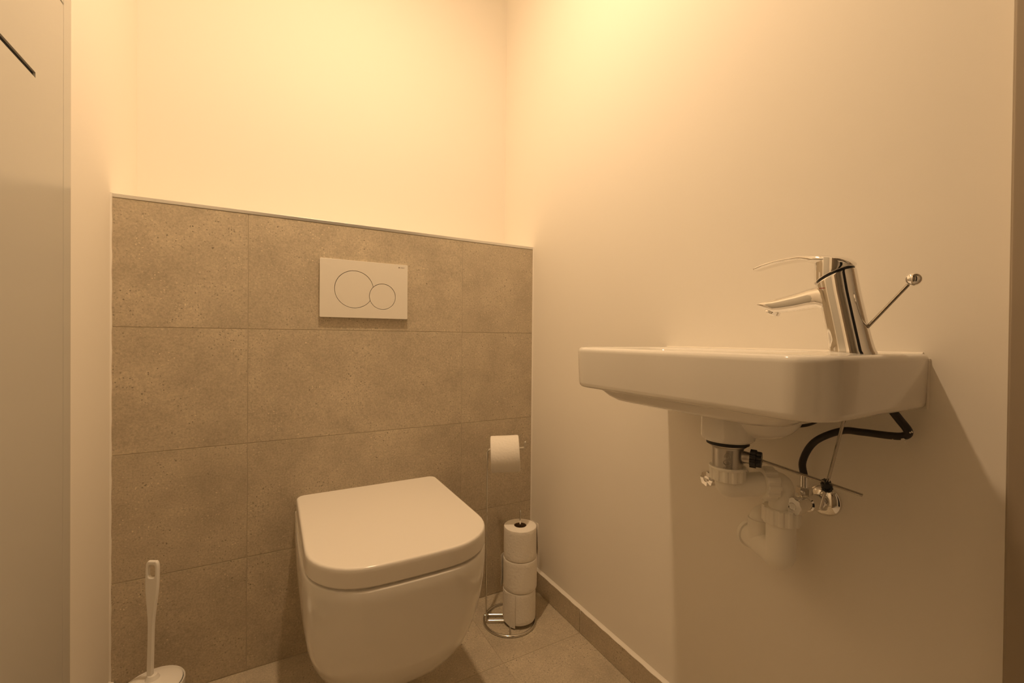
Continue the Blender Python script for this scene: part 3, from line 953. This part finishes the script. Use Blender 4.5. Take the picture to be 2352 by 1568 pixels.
# spout
bm = bmesh.new()
st = [(-1.026, 0.9600, 0.9220, 0.0200), (-1.012, 0.9605, 0.9235, 0.0190), (-1.0030, 0.9602, 0.9280, 0.0175), (-0.992, 0.9575, 0.9285, 0.0165), (-0.9758, 0.9530, 0.9262, 0.0158),
      (-0.955, 0.9487, 0.9245, 0.0155), (-0.942, 0.9464, 0.9238, 0.0155), (-0.932, 0.9444, 0.9285, 0.0154), (-0.923, 0.9420, 0.9335, 0.0148), (-0.9175, 0.9402, 0.9368, 0.0130), (-0.9155, 0.9392, 0.9384, 0.0090)]
loft(bm, [sell(TX, (a + b_) / 2, w, (a - b_) / 2, y, 36, 0.62, 0.75) for y, a, b_, w in st])
build('spout', bm, 'chrome', tap, True, 50)
ad = Vector((0, 0.50, -0.86)).normalized()
lathe_obj('aerator', [(0.0100, -0.004), (0.0108, -0.002), (0.0108, 0.0035), (0.0095, 0.0048), (0.0080, 0.0048), (0.0078, 0.0030), (0.001, 0.0028)], Vector((TX, -0.9355, 0.9280)), ad, 'chrome', tap, 32)
# lever head
bm = bmesh.new(); rings = []
def headc(z): return -1.0180 + (z - 0.97) * 0.10
def topz(y):
    P_ = [(-0.9063, 0.9972), (-0.925, 1.0020), (-0.9438, 1.0050), (-0.965, 1.0062), (-0.981, 1.0061), (-0.9950, 1.0045), (-1.0094, 1.0018), (-1.0220, 0.9985), (-1.0331, 0.9950), (-1.0400, 0.9880), (-1.0425, 0.9840)]
    if y >= P_[0][0]: return P_[0][1]
    for (a, za), (c, zc) in zip(P_, P_[1:]):
        if c <= y <= a: return za + (zc - za) * (y - a) / (c - a)
    return P_[-1][1]
for mode in (0, 1, 2, 3, 4):
    ring = []
    for k in range(N):
        c, s = math.cos(2 * PI * k / N), math.sin(2 * PI * k / N)
        r = (0.0215, 0.0229, 0.0232, 0.0230, 0.020)[mode]
        y = -1.0185 + r * s
        zb = gapz(y) + 0.0008
        zt = max(topz(y) - 0.0035, zb + 0.004)
        z = (zb, zb + 0.0012, zb * 0.6 + zt * 0.4, zt, zt + 0.0005)[mode]
        ring.append((TX + r * c, y, z))
    rings.append(ring)
loft(bm, rings)
build('lever_head', bm, 'chrome', tap, True, 45)
bm = bmesh.new()
lv = [(-0.9058, 0.9962, 0.9945, 0.0050), (-0.9075, 0.9982, 0.9930, 0.0085), (-0.912, 0.9998, 0.9925, 0.0110), (-0.925, 1.0028, 0.9955, 0.0128), (-0.9438, 1.0055, 0.9980, 0.0145), (-0.965, 1.0066, 0.9985, 0.0165),
      (-0.981, 1.0063, 0.9978, 0.0185), (-0.9900, 1.0052, 0.9940, 0.0205), (-0.9990, 1.0040, 0.9900, 0.0222), (-1.0094, 1.0020, 0.9880, 0.0230), (-1.0220, 0.9988, 0.9870, 0.0228),
      (-1.0331, 0.9950, 0.9850, 0.0190), (-1.0395, 0.9895, 0.9835, 0.0130), (-1.0420, 0.9865, 0.9845, 0.0070)]
loft(bm, [sell(TX, (a + b_) / 2, w, (a - b_) / 2, y, 36, 0.72, 0.9) for y, a, b_, w in lv])
build('lever', bm, 'chrome', tap, True, 50)
box_obj('temperature_mark', (TX - 0.0234, TX - 0.0222, -1.0170, -1.0110, 0.9535, 0.9545), simple('red_mark', (0.35, 0.05, 0.03), 0.4), tap)

# ------------------------------------------------------------------ white plastic trap
RL = Vector((-0.0900, -0.9240, 0)); LL = Vector((-0.0620, -0.8740, 0))
ZH, ZB, ZO = 0.6470, 0.5265, 0.5700
trap = empty('basin_trap', (RL.x, RL.y, 0.50), 'white plastic siphon trap with ribbed nuts below the basin drain', 'trap')
NUT = lambda r, h: [(r * 0.62, 0.0), (r * 0.96, 0.0), (r, 0.0015), (r, h - 0.0015), (r * 0.96, h), (r * 0.70, h)]
def nut(origin, axis, r, h, fl=12):
    return lathe_obj('nut', NUT(r, h), origin, axis, 'pipe_plastic', trap, 120, flutes=fl, flute_depth=0.0020, flute_range=(1, 4))
nut((DC.x, DC.y, 0.6540), (0, 0, 1), 0.0272, 0.0205)
lathe_obj('collar', [(0.020, 0.672), (0.0276, 0.6725), (0.0280, 0.6745), (0.0272, 0.6765), (0.0225, 0.6768)], DC, (0, 0, 1), 'pipe_plastic', trap, 48)
hd = Vector((RL.x - DC.x, RL.y - DC.y, 0)); hl = hd.length; hd.normalize()
tube_obj('inlet_elbow', fillet([(DC.x, DC.y, 0.6600), (DC.x, DC.y, ZH - 0.004), Vector((DC.x, DC.y, ZH - 0.004)) + hd * (hl - 0.020) + Vector((0, 0, 0.006))], 0.021, 12), 0.0188, 'pipe_plastic', trap, 32)
nut(Vector((DC.x, DC.y, ZH + 0.002)) + hd * (hl - 0.034), hd, 0.0272, 0.0205)
tube_obj('right_leg', fillet([Vector((RL.x, RL.y, ZH + 0.003)) - hd * 0.026, (RL.x, RL.y, ZH + 0.003), (RL.x, RL.y, 0.590)], 0.028, 12), 0.0182, 'pipe_plastic', trap, 32)
nut((RL.x, RL.y, 0.5850), (0, 0, 1), 0.0278, 0.0250)
bd = Vector((LL.x - RL.x, LL.y - RL.y, 0)); bll = bd.length; bd.normalize()
tube_obj('bottom_bend', fillet([(RL.x, RL.y, 0.5900), (RL.x, RL.y, ZB), Vector((RL.x, RL.y, ZB)) + bd * (bll + 0.028)], 0.012, 10), 0.0215, 'pipe_plastic', trap, 36)
lathe_obj('cleanout_cap', [(0.0200, 0.0), (0.0245, 0.0005), (0.0250, 0.0025), (0.0250, 0.0080), (0.0235, 0.0100), (0.001, 0.0105)], Vector((RL.x, RL.y, ZB)) + bd * (bll + 0.026), bd, 'pipe_plastic', trap, 48)
tube_obj('left_leg', [(LL.x, LL.y, ZB), (LL.x, LL.y, ZO - 0.002)], 0.0205, 'pipe_plastic', trap, 32)
tube_obj('outlet_elbow', fillet([(LL.x, LL.y, ZO - 0.020), (LL.x, LL.y, ZO), (-0.001, LL.y, ZO)], 0.020, 10), 0.0190, 'pipe_plastic', trap, 32)
lathe_obj('wall_flange', [(0.0205, 0.0005), (0.034, 0.0005), (0.033, 0.004), (0.022, 0.007), (0.019, 0.007)], (0, LL.y, ZO), (-1, 0, 0), 'pipe_plastic', trap, 48)

# ------------------------------------------------------------------ angle valves and hoses
def valve(y, z, label):
    e = empty('angle_valve', (0, y, z), label, 'valve', 'chrome angle valves under the basin')
    W = Vector((0, y, z)); d = (-1, 0, 0); dk = Vector((-1, 0.0, 0.07)).normalized()
    lathe_obj('rosette', [(0.0262, 0.0004), (0.0262, 0.0020), (0.0245, 0.0050), (0.0190, 0.0085), (0.0125, 0.0105), (0.0095, 0.0108)], W, d, 'chrome', e, 48)
    lathe_obj('body', [(0.0090, 0.008), (0.0090, 0.024), (0.0125, 0.025), (0.0132, 0.034), (0.0135, 0.046), (0.0128, 0.058), (0.0105, 0.060), (0.0105, 0.074), (0.0070, 0.076)], W, dk, 'chrome', e, 32)
    lathe_obj('handwheel', [(0.0070, 0.075), (0.0108, 0.0755), (0.0140, 0.078), (0.0148, 0.081), (0.0148, 0.095), (0.0136, 0.0985), (0.0060, 0.0990), (0.0050, 0.0980), (0.001, 0.0978)], W, dk, 'chrome', e, 96,
              flutes=8, flute_depth=0.0011, flute_range=(2, 5))
    T = Vector((-0.048, y, z))
    lathe_obj('outlet', [(0.0085, 0.008), (0.0085, 0.016), (0.0118, 0.0165), (0.0118, 0.027), (0.0095, 0.028), (0.0075, 0.0285)], T + Vector((0, 0.008, 0)), (0, 0, 1), 'chrome', e, 6)
    return e
valve(-0.9455, 0.6130, 'chrome angle valve on the wall right of the white trap, fully visible')
valve(-0.7905, 0.6120, 'chrome angle valve half hidden behind the white trap nut')
hose = empty('supply_hose', (-0.048, -0.9375, 0.641), 'black flexible hose with white plaster spots looping under the basin', 'hose')
hp_ = [(-0.048, -0.9375, 0.6560), (-0.045, -0.9330, 0.682), (-0.040, -0.9480, 0.7165), (-0.036, -0.9830, 0.7405), (-0.034, -1.011, 0.7440), (-0.033, -1.042, 0.7452), (-0.033, -1.0600, 0.7480), (-0.034, -1.0650, 0.7560), (-0.038, -1.0560, 0.7720), (-0.046, -1.0480, 0.7880)]
tube_obj('hose', catmull(hp_, 8), 0.0054, 'hose_rubber', hose, 18)
lathe_obj('crimp_sleeve', [(0.0055, 0.0), (0.0066, 0.0008), (0.0066, 0.0190), (0.0057, 0.0200)], (-0.048, -0.9375, 0.6405), (0, 0, 1), 'chrome', hose, 24)
bm = bmesh.new()
rnd = random.Random(4)
for cx_, cy_, cz_, rr, cnt in ((-0.0385, -1.0615, 0.7430, 0.0030, 7), (-0.0372, -1.049, 0.7400, 0.0018, 4), (-0.040, -1.0705, 0.7560, 0.0022, 5)):
    for k in range(cnt):
        c_ = Vector((cx_ + rnd.uniform(-.002, .001), cy_ + rnd.uniform(-rr, rr), cz_ + rnd.uniform(-rr * .6, rr * .6)))
        bmesh.ops.create_icosphere(bm, subdivisions=1, radius=rr * rnd.uniform(0.35, 0.65), matrix=Matrix.Translation(c_))
o = build('plaster_spots', bm, 'caulk', hose); o['label'] = 'small white plaster spots'
h2 = empty('supply_hose', (-0.048, -0.7825, 0.641), 'second black hose mostly hidden behind the drain, its end showing below the basin', 'hose')
tube_obj('hose', catmull([(-0.048, -0.7825, 0.656), (-0.048, -0.786, 0.700), (-0.040, -0.815, 0.738), (-0.034, -0.87, 0.7375), (-0.036, -0.912, 0.7385), (-0.036, -0.936, 0.7450), (-0.039, -0.955, 0.7600), (-0.045, -0.962, 0.788)], 8), 0.0052, 'hose_rubber', h2, 16)
lathe_obj('crimp_sleeve', [(0.0055, 0.0), (0.0066, 0.0008), (0.0066, 0.0190), (0.0057, 0.0200)], (-0.048, -0.7825, 0.6395), (0, 0, 1), 'chrome', h2, 24)
